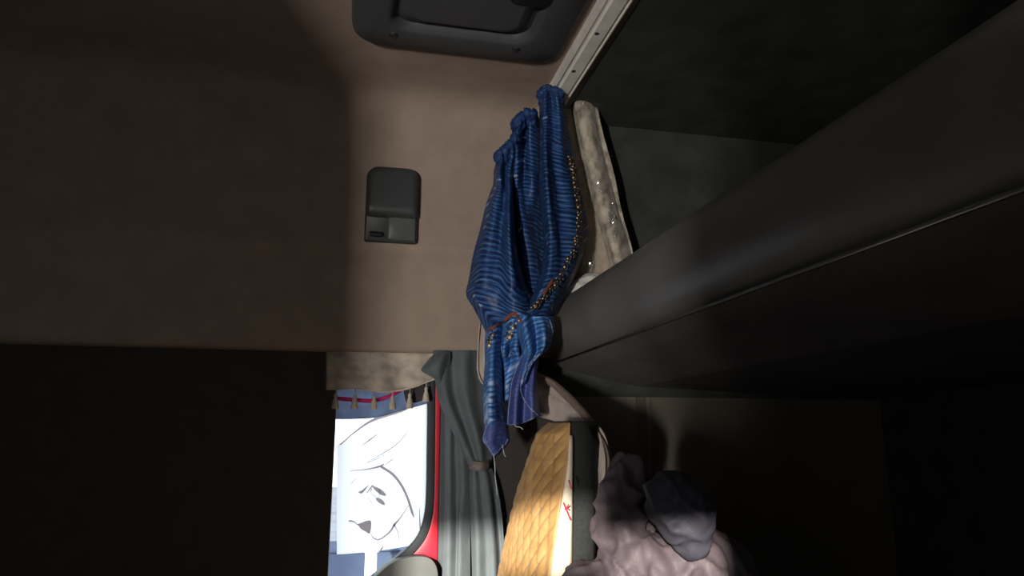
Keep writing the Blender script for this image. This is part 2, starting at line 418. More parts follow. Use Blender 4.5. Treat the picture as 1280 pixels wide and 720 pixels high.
stroke([(425,556),(440,543),(456,531),(468,524.5),(483,519),(498,515),(508,510),(518,502)], [1.5,2,3,4,4.5,3.5,4,1])
stroke([(452,557),(462,550),(471,543)], [.4,1.5,.8]); stroke([(459,578),(480,566),(496,555),(509,541)], [.4,1,1,.6])
stroke([(457,579.5),(470,574),(482,568)], [.3,.8,.3]); stroke([(480,582),(488,576),(492,573)], [.4,1.2,.4])
stroke([(438,588.5),(456,587),(473,583.5),(480,580)], [.6,1.2,2.5,1.5])
stroke([(476,583),(491,593),(502,607),(510,624),(515,640),(517.5,647)], [3,3.2,3,2.8,3.2,.8])
stroke([(512,630),(506,639),(499,649),(493,656),(488,664),(480,671),(473,674.5),(467,672.5),(463,667)], [.6,.8,1.4,3,2,1.6,1.4,1.2,.5])
stroke([(492,655),(496,662),(498.5,670),(498,677)], [1.5,.8,.6,.3]); stroke([(525,634),(524.5,648),(525.5,662)], [.6,1.4,1.6])
blob([(447,615),(452,613),(457,609),(461,606),(457,612),(452,617)]); stroke([(459,616),(463,610),(466,606)], [.8,1.2,.8]); stroke([(457,617),(463,611),(468,605.5)],[.3,.8,.4])
blob([(464,607),(471,609),(478,613),(483,619),(478,619.5),(471,615)]); blob([(463,609),(465,612),(462,616),(464,611)])
blob([(469,622),(475,623),(480,627),(481,631.5),(476,630),(471,626)]); stroke([(463,616),(468,620),(474,622)], [.4,.8,.4]); stroke([(458,619),(463,626),(466.5,632)], [.3,.6,.3])
stroke([(474,612),(475,618),(473,622)], [.5,.8,.5])
stroke([(436,651),(442,652),(446,655),(450,658)], [2,1.5,1,.8]); blob([(447,655),(453,653),(458,651),(463.5,651),(464,658),(462,667),(457,664.5),(451,661)])
stroke([(438,606),(441,602),(445,598)], [.3,.6,.3])
stroke([(474,690),(477,686),(479,682)], [.5,2,.5])
pr = obj('face_drawing', bm, MT['ink'], st, smooth=False)
pr['label'] = 'dark line drawing of a face'

# outside, low through the glass
bm = bmesh.new(); box(bm, (-16, 2.6, -1.3), (14, 40, -1.2)); tag(obj('ground', bm, MT['tarmac'], smooth=False), kind='structure')
bm = bmesh.new(); q0 = PY(421, 691, 7.0); 
box(bm, (-2.0, 7.0, -1.2), (2.4, 7.3, q0.z)); box(bm, (-2.05, 6.96, q0.z), (2.45, 7.34, q0.z+.06))
tag(bevel(obj('boundary_wall', bm, MT['concrete'], smooth=False), .02), 'dark bluish boundary wall outside, low behind the door window', 'wall')
def outpost(name, px, top, label):
    p = PY(px, top, 6.4); bm = bmesh.new()
    tube(bm, [(p.x, 6.4, -1.2), (p.x, 6.4, p.z)], .05, 12); tube(bm, [(p.x, 6.4, p.z), (p.x, 6.4, p.z+.02), (p.x, 6.4, p.z+.04)], [.065, .06, .02], 12)
    box(bm, (p.x-.1, 6.3, -1.2), (p.x+.1, 6.5, -1.15))
    tag(obj(name, bm, MT['post']), label, 'post')
outpost('white_post', 464, 690, 'white post standing before the bluish wall outside the window')

# ================================================================== roof hatch
hz = ZC
def rrect(x0, x1, y0, y1, r, z, n=8):
    out = []
    for cx, cy, a0 in ((x1-r, y1-r, 0), (x0+r, y1-r, 90), (x0+r, y0+r, 180), (x1-r, y0+r, 270)):
        for k in range(n+1):
            a = math.radians(a0 + 90*k/n); out.append(Vector((cx + r*math.cos(a), cy + r*math.sin(a), z)))
    return out
hl, hr = PZ(441, 55, .93), PZ(700, 82, .93)
hx0, hx1 = hl.x, PZ(694, 78, .93).x; hy1 = (hl.y+hr.y)/2; hy0 = hy1 - .62
hatch = thing('roof_hatch', 'dark grey moulded roof hatch panel with rounded corners, screwed to the ceiling', 'roof hatch', Vector(((hx0+hx1)/2, (hy0+hy1)/2, hz)))
bm = bmesh.new()
def rr(ins, z, r): return rrect(hx0+ins, hx1-ins, hy0+ins, hy1-ins, r, E+z)
loft(bm, [rr(-.004,.949,.07), rr(0,.935,.066), rr(.006,.93,.06), rr(.075,.927,.05), rr(.083,.930,.05), rr(.092,.947,.045)], False, False)
obj('hatch_surround', bm, MT['hatch'], hatch)
bm = bmesh.new()
loft(bm, [rr(.088,.949,.045), rr(.108,.944,.042), rr(.118,.934,.04), rr(.128,.931,.036)], False, False)
bm.faces.new([bm.verts.new(p) for p in rr(.128,.931,.036)])
obj('hatch_lid', bm, MT['hatch'], hatch)
vx0, vx1 = PZ(636, 2, .93).x, PZ(690, 2, .93).x; vy = PZ(660, 6, .93).y
bm = bmesh.new(); loft(bm, [rrect(vx0, vx1, vy-.12, vy, .02, E+.932), rrect(vx0, vx1, vy-.12, vy, .02, E+.927), rrect(vx0+.004, vx1-.004, vy-.116, vy-.004, .018, E+.925)])
obj('vent_slot', bm, MT['black'], hatch)
for px, py in ((492, 43), (645, 61)):
    p = PZ(px, py, .929); bm = bmesh.new()
    loft(bm, [[p + Vector((r_*math.cos(a*math.pi/6), r_*math.sin(a*math.pi/6), dz)) for a in range(12)] for r_, dz in ((.011, .003), (.011, -.002), (.007, -.005))])
    obj('screw', bm, MT['screw'], hatch)

# ================================================================== curtain rail
rl, rr_ = PZ(689, 110, .935), PZ(735, 86, .935)
xr0 = PZ(705, 82, .935).x; 
A = PZ(750, 0, .935); B = PZ(791, 0, .935)
rx0 = (rl.x + A.x)/2; rx1 = (rr_.x + B.x)/2
rail = thing('curtain_rail', 'white metal curtain rail running across the ceiling beside the hatch', 'curtain rail', Vector(((rx0+rx1)/2, 1.2, ZC)))
ry1 = WY - .075
bm = bmesh.new()
sec = [(rx0, .95), (rx0, .932), (rx0+.010, .930), (rx0+.014, .934), (rx0+.020, .934), (rx0+.023, .928), (rx1-.014, .928), (rx1-.011, .933), (rx1-.008, .933), (rx1-.004, .929), (rx1, .931), (rx1, .95)]
loft(bm, [[Vector((x, y, E+z)) for x, z in sec] for y in (YR+.02, ry1)])
obj('rail_track', bm, MT['rail'], rail, smooth=False)
for px, py in ((746, 42), (717, 89)):
    p = PZ(px, py, .928); bm = bmesh.new()
    loft(bm, [[Vector((p.x, p.y, E+.928)) + Vector((r_*math.cos(a*math.pi/6), r_*math.sin(a*math.pi/6), dz)) for a in range(12)] for r_, dz in ((.0055, .001), (.0055, -.001), (.003, -.002))])
    obj('screw', bm, MT['screw'], rail)

# ================================================================== wall lamp
lx0, lx1 = PY(457, 255, WY-.04).x, PY(523, 255, WY-.04).x
LYb = WY - .018
def lz(py): return PY(490, py, WY-.04).z
lamp = thing('reading_lamp', 'dark grey rounded lamp housing set into the brown side wall', 'lamp', Vector(((lx0+lx1)/2, LYb, lz(300))))
def rr2(x0, x1, z0, z1, r, y, rb=None, n=7):
    rb = r if rb is None else rb; out = []
    for cx, cz, a0, q in ((x1, z1, 0, r), (x0, z1, 90, r), (x0, z0, 180, rb), (x1, z0, 270, rb)):
        sx = -1 if cx == x1 else 1; sz = -1 if cz == z1 else 1
        for k in range(n+1):
            a = math.radians(a0 + 90*k/n); out.append(Vector((cx + sx*q + q*math.cos(a), y, cz + sz*q + q*math.sin(a))))
    return out
z0, z1, zm = lz(302), lz(209), lz(268)
bm = bmesh.new()
loft(bm, [rr2(lx0, lx1, z0, z1, .03, LYb+.01, .006), rr2(lx0, lx1, z0, z1, .03, LYb-.012, .006), rr2(lx0+.004, lx1-.004, z0+.004, z1-.004, .027, LYb-.017, .005)])
obj('lamp_housing', bm, MT['lamp'], lamp)
bm = bmesh.new()
zh = lz(272)
loft(bm, [rr2(lx0+.004, lx1-.003, zh, z1-.003, .028, LYb-.014, .008), rr2(lx0+.004, lx1-.003, zh, z1-.003, .028, LYb-.028, .008), rr2(lx0+.009, lx1-.008, zh+.016, z1-.008, .024, LYb-.036, .012), rr2(lx0+.02, lx1-.02, zh+.024, z1-.02, .02, LYb-.038, .012)])
obj('lamp_hood', bm, MT['lamp'], lamp)
xm = lx0 + (lx1-lx0)*.44
bm = bmesh.new(); loft(bm, [rr2(xm, lx1-.006, z0+.006, zh+.004, .004, LYb-.014), rr2(xm, lx1-.006, z0+.006, zh+.004, .004, LYb-.021), rr2(xm+.003, lx1-.009, z0+.009, zh+.001, .003, LYb-.023)])
obj('lens', bm, MT['lamp_lens'], lamp)
bm = bmesh.new(); xa = lx0 + .014; loft(bm, [rr2(xa, xm-.012, z0+.012, z0+.026, .005, LYb-.014), rr2(xa, xm-.012, z0+.012, z0+.026, .005, LYb-.022), rr2(xa+.003, xm-.015, z0+.015, z0+.023, .004, LYb-.024)])
obj('switch', bm, MT['black'], lamp)

# ================================================================== upper bunk
BX, BZ, BR = .605, E + .297, .092
bunk = thing('upper_bunk', 'upper sleeping bunk edged with a thick black leatherette bolster', 'bunk', Vector((1.05, .8, E+.15)))
bm = bmesh.new()
ys = [YR+.01 + (WY-.005-YR-.01)*i/60 for i in range(61)]
loops = []
for y in ys:
    l = []
    for k in range(28):
        a = 2*math.pi*k/28
        r_ = BR*(1 + .012*noise.noise(Vector((math.cos(a)*1.3, y*4, math.sin(a)*1.3))))
        l.append(Vector((BX + r_*math.cos(a), y, BZ + 1.04*r_*math.sin(a))))
    loops.append(l)
loft(bm, loops); obj('bolster', bm, MT['leather'], bunk)
bm = bmesh.new()
sec = [(BX-.055, E+.205), (BX+.0, E+.19), (.80, E+.15), (1.2, E+.135), (XR-.01, E+.135), (XR-.01, E+.30), (BX+.05, E+.30)]
loft(bm, [[Vector((x, y, z)) for x, z in sec] for y in (YR+.01, WY-.002)]); obj('bunk_base', bm, MT['bunk_under'], bunk, smooth=False)
bm = bmesh.new()
box(bm, (BX+.08, YR+.02, E+.29), (XR-.02, WY-.01, E+.345)); bevel(obj('mattress', bm, MT['sleeper_dark'], bunk, smooth=False), .02, 3)
bm = bmesh.new(); tube(bm, [(BX-.056, y, E+.2085) for y in (YR+.02, WY-.01)], .003, 8); obj('piping', bm, MT['leather'], bunk)

# crumpled white cloth lying on the bunk edge
def heap(name, blobs, mats, parent=None, vox=.012, wr=.006, wf=18, seed=0, stretch=(1,1,1), smooth=8):
    bm = bmesh.new()
    for c, r in blobs:
        M_ = Matrix.Translation(c) @ Matrix.Diagonal((*r, 1)); bmesh.ops.create_icosphere(bm, subdivisions=3, radius=1, matrix=M_)
    me = bpy.data.meshes.new('tmp'); bm.to_mesh(me); bm.free()
    o = bpy.data.objects.new('tmp', me); COL.objects.link(o)
    rm = o.modifiers.new('r', 'REMESH'); rm.mode = 'VOXEL'; rm.voxel_size = vox
    sm = o.modifiers.new('s', 'SMOOTH'); sm.iterations = smooth; sm.factor = .5
    dg = bpy.context.evaluated_depsgraph_get(); ev = o.evaluated_get(dg)
    me2 = bpy.data.meshes.new_from_object(ev); bpy.data.objects.remove(o); bpy.data.meshes.remove(me)
    nr = [v.normal.copy() for v in me2.vertices]
    for v, n_ in zip(me2.vertices, nr):
        c = v.co
        wob = Vector((noise.noise(c*9 + Vector((seed, 0, 0))), noise.noise(c*9 + Vector((0, seed, 5))), noise.noise(c*9 + Vector((3, 1, seed)))))*.035
        c = c + wob
        q = Vector(((c.x + .55*c.z)*stretch[0], c.y*stretch[1], (c.z - .35*c.x)*stretch[2]))*wf + Vector((seed, 0, 0))
        r1 = (1 - min(1, abs(noise.noise(q))*2.0))**1.6
        q2 = Vector(((c.x - .6*c.z)*1.2, c.y*1.0, (c.z + .9*c.x)*.5))*wf*1.7 + Vector((5, seed, 2))
        r2 = (1 - min(1, abs(noise.noise(q2))*2.0))**1.6
        v.co += n_*(wr*(r1-.35) + wr*.45*(r2-.35))
    for m in (mats if isinstance(mats, list) else [mats]): me2.materials.append(m)
    for p in me2.polygons: p.use_smooth = True
    me2.name = name
    o2 = link(bpy.data.objects.new(name, me2), parent); k = o2.modifiers.new('s', 'SMOOTH'); k.iterations = 1; k.factor = .4
    return o2
wc = [PY(x, y, 1.80) for x, y in ((712,366),(724,362),(737,354),(746,350))]
o = heap('cloth', [(wc[0], (.03,.035,.018)), (wc[1], (.032,.04,.024)), (wc[2], (.034,.04,.026)), (wc[3], (.02,.03,.02))], MT['white_cloth'], vox=.006, wr=.005, wf=30)
tag(o, 'crumpled white cloth lying on the bunk behind the black bolster', 'cloth')

# ================================================================== brocade curtain behind
bro = thing('brocade_curtain', 'beige brocade curtain tied back at the rail above the black bolster', 'curtain', PZ(722, 92, .93))
sheet('back_fold', [
  [(698,112,0),(706,108,.01),(714,104,0),(722,104,.0)],
  [(700,150,0),(708,150,.014),(718,150,0),(728,150,.004)],
  [(704,200,0),(716,200,.012),(728,200,0),(741,205,.006)],
  [(712,250,0),(726,250,.012),(738,250,0),(752,255,.004)],
  [(708,300,0),(728,300,.016),(746,300,0),(764,300,.004)],
  [(700,345,0),(722,345,.018),(744,345,0),(770,342,.004)],
  [(694,385,0),(716,380,.016),(744,372,0),(776,358,.004)]], MT['brocade_back'], bro, 1.86, nu=40, amp=.006, seed=1)
sheet('main_fold', [
  [(711,96,-.01),(717,92,.012),(724,89,.018),(731,88,.012),(735,88,-.006),(737,90,-.012)],
  [(714,125,-.01),(720,122,.015),(728,120,.022),(737,119,.012),(741,119,-.006),(744,121,-.012)],
  [(722,170,-.01),(729,170,.018),(739,170,.024),(746,170,.010),(750,170,-.008),(756,172,-.002)],
  [(732,215,-.01),(740,215,.020),(750,215,.026),(757,215,.010),(761,215,-.010),(768,218,-.000)],
  [(743,260,-.01),(751,260,.022),(761,260,.028),(769,260,.012),(772,260,-.008),(777,262,.000)],
  [(755,300,-.01),(762,300,.024),(772,300,.03),(781,300,.014),(785,302,-.004),(788,304,.002)],
  [(763,335,-.01),(770,334,.024),(779,330,.03),(787,326,.014),(790,324,-.004),(792,326,.002)],
  [(766,360,-.01),(773,358,.02),(781,352,.026),(788,346,.012),(791,342,-.004),(793,342,.002)]], MT['brocade'], bro, 1.84, nu=44, amp=.004, seed=2)
bm = bmesh.new()
for (cx, cy, sx, sy, n_, Yd) in ((765,272,5,14,42,1.806),(769,293,4,8,18,1.806),(738,330,4,9,24,1.836),(728,128,4,6,6,1.815),(750,235,3,6,6,1.806)):
    for k in range(n_):
        p = PY(cx + random.gauss(0, sx*.45) + (random.random()-.5)*2, cy + random.gauss(0, sy*.5), Yd + random.uniform(-.004, .004))
        s = random.uniform(.0015, .003); u = Vector((random.uniform(-.5,.5), random.uniform(-.6,.1), 1)).normalized(); v = Vector((1, random.uniform(-.5,.5), 0)); v = (v - u*v.dot(u)).normalized()
        n2_ = u.cross(v)
        loft(bm, [[p + (u*math.cos(a*math.pi/3) + v*math.sin(a*math.pi/3))*s + n2_*dz for a in range(6)] for dz in (-.0004, .0004)])
tag(obj('sequins', bm, MT['sequin'], bro, smooth=False), kind='stuff')

# ================================================================== blue striped curtain
blue = thing('blue_curtain', 'blue striped curtain with gold beaded border, bunched up and hanging from the rail end', 'curtain', PZ(690, 112, .92))
BYY = 1.76
# left panel
sheet('panel', [
  [(623,188,.00),(627,183,.03),(633,178,.01),(640,172,.03),(646,166,.00)],
  [(622,198,.00),(628,196,.03),(634,194,.005),(641,190,.03),(648,186,-.01)],
  [(618,213,.00),(624,214,.04),(631,214,.015),(638,213,.03),(646,212,-.02)],
  [(617,230,.00),(624,232,.045),(632,233,.03),(637,235,.05),(643,234,-.02)],
  [(609,252,.00),(619,256,.05),(630,258,.04),(637,262,.07),(644,262,-.02)],
  [(601,285,.00),(613,288,.05),(627,290,.045),(637,295,.08),(645,295,-.02)],
  [(592,318,.00),(607,321,.05),(624,323,.05),(640,327,.085),(650,326,-.02)],
  [(586,350,.00),(602,351,.05),(622,354,.055),(644,356,.085),(658,354,-.01)],
  [(583,369,.00),(600,371,.05),(622,373,.06),(648,374,.085),(668,371,.02)],
  [(594,388,.01),(608,388,.045),(625,388,.06),(648,386,.08),(672,382,.03)],
  [(608,416,.02),(617,409,.045),(628,402,.06),(650,396,.075),(676,392,.03)]], MT['blue'], blue, BYY, fd=1.7, pick=True, nu=90, amp=.008, freq=16, seed=3, sub=8)
# hollow centre of the loop
sheet('panel', [
  [(641,148,.00),(647,142,.03),(654,138,.01),(661,136,.03),(668,138,.00)],
  [(641,165,.00),(647,160,.03),(655,157,.00),(663,154,.03),(674,152,.00)],
  [(639,190,-.01),(646,188,.03),(655,186,-.005),(664,184,.02),(678,180,-.01)],
  [(636,225,-.02),(645,226,.025),(655,226,.00),(666,224,.02),(680,220,-.02)],
  [(638,260,-.03),(648,264,.02),(658,266,.01),(668,262,.00),(684,260,-.03)],
  [(640,295,-.04),(650,298,.01),(662,300,.015),(674,298,-.01),(688,296,-.03)],
  [(644,330,-.04),(655,333,.005),(666,334,.012),(676,332,-.01),(690,328,-.03)],
  [(650,362,-.02),(660,365,.01),(668,366,.015),(678,362,.00),(690,358,-.02)],
  [(656,385,.01),(664,388,.02),(670,388,.02),(680,384,.01),(690,380,.00)]], MT['blue'], blue, BYY+.015, fd=1.7, pick=True, nu=70, amp=.007, freq=18, seed=4, sub=8)
# right panel from the rail
sheet('panel', [
  [(674,110,.00),(680,107,.035),(688,109,.01),(696,110,.035),(703,112,.00)],
  [(675,121,.00),(681,120,.04),(689,121,.02),(697,121,.04),(704,124,.00)],
  [(674,135,.00),(681,136,.04),(690,136,.02),(699,136,.035),(707,138,.00)],
  [(675,165,.00),(681,168,.055),(691,168,.035),(702,168,.04),(711,168,.00)],
  [(675,200,.00),(681,203,.07),(692,204,.045),(706,204,.04),(717,200,.00)],
  [(675,240,.00),(683,242,.08),(696,243,.05),(713,243,.045),(727,244,.00)],
  [(678,278,.01),(687,280,.085),(700,281,.055),(718,280,.05),(734,278,.00)],
  [(680,311,.02),(688,312,.085),(702,311,.06),(719,306,.055),(733,301,.00)],
  [(677,340,.03),(685,340,.085),(699,338,.07),(714,333,.06),(725,328,.01)],
  [(668,366,.05),(676,364,.09),(688,362,.08),(701,360,.065),(712,357,.02)],
  [(655,392,.04),(664,390,.070),(675,388,.065),(686,386,.055),(697,384,.02)],
  [(650,410,.01),(659,410,.03),(670,409,.03),(680,407,.02),(688,400,.0)]], MT['blue'], blue, BYY, fd=1.7, pick=True, nu=90, amp=.007, freq=16, seed=5, sub=8, shear=.35)
# tails
sheet('tail', [
  [(607,413,.02),(612,409,.05),(618,407,.055),(625,404,.04),(631,400,.00)],
  [(606,432,.02),(612,431,.055),(618,430,.06),(624,428,.04),(632,425,-.01)],
  [(606,455,.02),(612,456,.06),(618,456,.06),(624,455,.03),(633,452,-.02)],
  [(604,490,.02),(610,491,.06),(617,492,.06),(623,491,.03),(634,488,-.02)],
  [(605,515,.02),(611,517,.06),(618,519,.055),(625,518,.03),(635,514,-.01)],
  [(606,530,.03),(612,532,.055),(619,532,.05),(627,530,.03),(636,527,.00)]], MT['blue_lit'], blue, BYY-.005, fd=1.7, pick=True, nu=50, amp=.006, freq=20, seed=6)
sheet('tail_end', [
  [(607,531,.03),(613,527,.05),(620,526,.045),(628,527,.03),(635,526,.01)],
  [(605,541,.03),(612,538,.045),(620,537,.04),(628,536,.03),(635,535,.01)],
  [(603,550,.02),(611,551,.04),(620,551,.035),(629,550,.025),(637,549,.01)],
  [(610,560,.02),(615,561,.03),(621,560,.03),(628,558,.02),(634,556,.01)],
  [(616,570,.02),(618,570,.025),(620,569,.025),(623,568,.02),(626,566,.01)]], MT['blue_back'], blue, BYY-.02, fd=1.7, pick=True, nu=40, amp=.006, freq=24, seed=7)
# middle of the bunch, then the outer ruffle over the right-hand tail
sheet('tail', [
  [(628,398,.02),(634,395,.05),(640,394,.06),(646,394,.05),(656,396,.03)],
  [(626,415,.02),(633,412,.045),(640,411,.055),(647,411,.045),(656,412,.02)],
  [(625,432,.015),(630,438,.05),(637,436,.03),(645,434,.05),(656,432,.015)],
  [(625,455,-.01),(632,454,.025),(640,452,.02),(648,450,.04),(656,446,.01)],
  [(625,480,-.02),(632,479,.01),(639,476,.02),(646,472,.03),(653,466,.01)],
  [(627,503,-.02),(632,501,.01),(638,498,.02),(643,492,.02),(648,484,.0)]], MT['blue_lit'], blue, BYY-.012, nu=60, amp=.007, fd=1.7, pick=True, freq=22, seed=8, ripple=.004, rfreq=2)
sheet('ruffle', [
  [(643,393,.05),(654,393,.085),(665,394,.07),(677,395,.075),(692,396,.04)],
  [(646,412,.05),(657,411,.09),(669,411,.065),(680,410,.085),(692,408,.04)],
  [(650,428,.05),(660,427,.085),(671,426,.06),(681,425,.085),(690,422,.04)],
  [(653,440,.05),(662,440,.08),(671,440,.06),(678,438,.08),(686,434,.04)],
  [(653,452,.05),(659,452,.07),(665,450,.055),(671,447,.07),(676,444,.05)],
  [(652,466,.05),(655,465,.06),(659,463,.055),(662,460,.06),(666,454,.05)],
  [(651,482,.05),(652,481,.055),(654,480,.05),(656,478,.05),(658,474,.05)]], MT['blue_lit'], blue, BYY-.018, nu=60, amp=.006, fd=1.7, pick=True, freq=22, seed=18, shear=.4)
sheet('tail_end', [
  [(652,440,.02),(658,442,.035),(664,444,.02),(669,446,.03),(673,448,.02)],
  [(645,460,.02),(652,465,.045),(659,468,.025),(666,470,.035),(671,471,.02)],
  [(639,478,.02),(647,484,.05),(656,488,.025),(664,490,.04),(672,492,.02)],
  [(636,502,.02),(645,506,.05),(655,506,.02),(665,505,.04),(673,508,.02)],
  [(634,531,.02),(644,531,.05),(654,529,.02),(665,524,.04),(675,520,.02)]], MT['blue_back'], blue, BYY-.03, fd=1.7, pick=True, nu=50, amp=.004, freq=20, seed=9, ripple=.003, rfreq=2)
# gathered headings
for k, pts in enumerate((((677,115),(684,111),(692,113),(699,116)), ((645,152),(651,145),(658,140),(665,141)), ((624,192),(630,186),(637,180),(643,172)))):
    bl = []
    for n_, (x, y) in enumerate(pts):
        p = PY(x, y+3, BYY - .035); bl.append((p, (.0125, .022, .015))); bl.append((p + Vector((.006, .012, -.014)), (.010, .018, .012)))
    heap('heading', bl, MT['blue_plain'], blue, vox=.004, wr=.006, wf=60, seed=k*3+1, stretch=(1.6,1,.5), smooth=3)
# pale frayed hems
def cord(name, pts, Y, r, m, parent, jit=0, n=6):
    c = spline([PY(x, y, Y) for x, y in pts], 8)
    if jit: c = [p + Vector((random.uniform(-1,1), random.uniform(-1,1), random.uniform(-1,1)))*jit for p in c]
    bm = bmesh.new(); tube(bm, c, r, n); return obj(name, bm, m, parent)
def scord(name, pts, r, m, parent, jit=0, off=.0045):
    c = ONL(pts, off)
    if jit: c = [p + Vector((random.uniform(-1,1), random.uniform(-1,1), random.uniform(-1,1)))*jit for p in c]
    bm = bmesh.new(); tube(bm, c, r, 6); return obj(name, bm, m, parent)
scord('hem', [(687,400),(690,412),(689,424),(683,437),(671,446),(661,456),(655,468),(651,480),(652,492),(660,507),(668,515),(673,519)], .0020, MT['hem_blue'], blue, .0008)
scord('hem', [(653,443),(646,460),(640,478),(637,502),(635,529),(644,529.5),(654,528),(664,524),(673,519)], .0013, MT['hem_blue'], blue, .0006)
scord('hem', [(608,531),(606,541),(604.5,550),(611,559),(616.5,568),(621,566),(627,559),(632,555),(635,549)], .0013, MT['hem_blue'], blue, .0006)
scord('hem', [(627,432),(628,441),(632,447),(636,446),(638,440),(643,442)], .0015, MT['hem_blue'], blue, .0005)
def hang(pts, r):
    p0 = ON(*pts[0]); Yd = p0.y; bm = bmesh.new(); tube(bm, spline([PY(x, y, Yd) for x, y in pts], 6), r, 6); obj('loose_thread', bm, MT['thread'], blue)
hang([(617,567),(618.5,582),(619,596),(620.5,608),(621.5,619)], .0010)
hang([(641,528),(645,533),(650,534),(654,537)], .0008)
hang([(628,556),(630,567),(632,571)], .0008)
# brown braid and gold beads
def braid(pts, w):
    c = ONL(pts, .003, sub=6); lo_ = []; bm = bmesh.new()
    for i, p in enumerate(c):
        t = (c[min(i+1, len(c)-1)] - c[max(i-1, 0)]).normalized(); nn = Vector((-t.z, 0, t.x)).normalized()
        lo_.append([p + nn*w, p + nn*w + Vector((0,.003,0)), p - nn*w + Vector((0,.003,0)), p - nn*w])
    loft(bm, lo_); return obj('braid', bm, MT['braid'], blue)
braid([(609,415),(619,408),(631,400),(642,391)], .0042)
braid([(642,391),(648,396),(654,402)], .0038)
braid([(690,349),(685,357),(678,367)], .0065)
bd = bmesh.new(); GB = []
def bead(b_, p, r): bmesh.ops.create_icosphere(b_, subdivisions=2, radius=r, matrix=Matrix.Translation(p))
border = [(711,196),(714,210),(716,228),(720,252),(722,278),(718,306),(706,334),(692,356),(677,372),(664,386)]
bs = ONL(border, .005, sub=9)
for i, p in enumerate(bs):
    j = Vector((random.uniform(-.004,.004), 0, random.uniform(-.003,.003)))
    bead(bd, p + j, random.uniform(.003, .0048))
    bead(bd, p + Vector((.009, .004, 0)) + j, random.uniform(.003, .0045))
    if i % 3 == 0 or random.random() < .2: GB.append((p + j + Vector((0, -.004, 0)), random.uniform(.0018, .0032)))
for x, y, r_ in ((612,432,.005),(613,427,.003),(616,419,.003),(637,415,.004),(637,422,.005),(641,410,.004),(645,404,.0035),(640,417,.003),(649,401,.003),(615,423,.0025),(634,425,.003)):
    p = ON(x, y, .003); GB.append((p, r_)); bead(bd, p + Vector((.004,.002,.005)), r_*1.2); bead(bd, p + Vector((-.003,.002,.010)), r_*1.1)
tag(obj('bead_border', bd, MT['dark_bead'], blue), kind='stuff')
for p, r_ in GB:
    g_ = bmesh.new(); bead(g_, p, r_); obj('gold_bead', g_, MT['gold'], blue)
# little white button in the fold
bm = bmesh.new(); bead(bm, ON(649, 288), .004); bead(bm, ON(651, 285.5), .003); obj('white_button', bm, MT['thread'], blue)

# ================================================================== cream swag curtain
swag = thing('cream_curtain', 'cream curtain gathered in a swag below the bunk, hanging behind the seat top', 'curtain', PY(640, 470, 1.84))
sheet('swag_drape', [
  [(598,404,.0),(600,404,.01),(604,402,.015),(612,400,.01),(622,398,.0)],
  [(596,440,.0),(599,442,.015),(604,440,.02),(612,438,.01),(624,434,.0)],
  [(596,463,.0),(600,470,.015),(607,468,.02),(618,460,.01),(628,452,.0)],
  [(604,481,.0),(610,486,.015),(620,486,.02),(632,478,.01),(644,466,.0)],
  [(640,504,.0),(644,498,.02),(650,490,.03),(656,480,.02),(660,466,.0)],
  [(672,520,.0),(676,512,.02),(680,500,.03),(682,486,.02),(682,470,.0)],
  [(700,528,.12),(702,520,.14),(704,510,.155),(705,500,.14),(704,489,.12)],
  [(722,534,.28),(724,529,.30),(727,524,.31),(728,517,.30),(727,510,.28)],
  [(736,548,.42),(740,544,.44),(744,540,.45),(746,535,.435),(746,530,.42)],
  [(743,568,.49),(747,567,.51),(751,566,.52),(756,563,.505),(760,560,.49)],
  [(744,595,.51),(748,595,.53),(752,594,.54),(758,593,.525),(762,592,.51)],
  [(739,640,.51),(744,640,.53),(747,640,.54),(753,640,.525),(757,640,.51)]], MT['cream'], swag, 1.84, nu=60, amp=.007, freq=16, seed=11, stretch=(.5,1,.9), ripple=.012, rfreq=2.6)
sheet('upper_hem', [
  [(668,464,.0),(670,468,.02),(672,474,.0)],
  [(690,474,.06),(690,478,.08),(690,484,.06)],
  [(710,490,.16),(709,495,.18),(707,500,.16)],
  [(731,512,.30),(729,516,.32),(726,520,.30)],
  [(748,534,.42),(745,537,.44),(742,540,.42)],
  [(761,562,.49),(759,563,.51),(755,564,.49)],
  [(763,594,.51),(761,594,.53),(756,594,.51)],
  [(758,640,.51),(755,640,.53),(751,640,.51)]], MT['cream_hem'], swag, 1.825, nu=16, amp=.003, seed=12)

# ================================================================== valance with tassels
val = thing('valance', 'beige brocade valance with a tasselled edge along the top of the window', 'valance', Vector((.1, WY+.02, ZH)))
sheet('valance_cloth', [
  [(408,439,.0),(425,439,.0),(450,439,.0),(475,439,.0),(500,439,.0),(525,439,.0),(546,439,.0)],
  [(408,452,.005),(425,453,.012),(450,452,.0),(475,452,.014),(500,452,.002),(525,450,.012),(546,448,.0)],
  [(408,468,.01),(425,469,.018),(450,468,.002),(475,470,.02),(500,469,.004),(525,466,.016),(546,460,.004)],
  [(408,485,.01),(425,485,.018),(440,485,.004),(476,489,.02),(503,486,.004),(520,482,.014),(546,472,.004)]], MT['valance'], val, LY-.018, nu=80, amp=.005, freq=20, seed=13, stretch=(1,1,1))
fc = cord('fringe_cord', [(408,486),(425,486),(440,486),(460,488),(478,490),(492,489),(505,487),(520,483),(532,478),(546,473)], LY-.034, .0025, MT['tassel'], val)
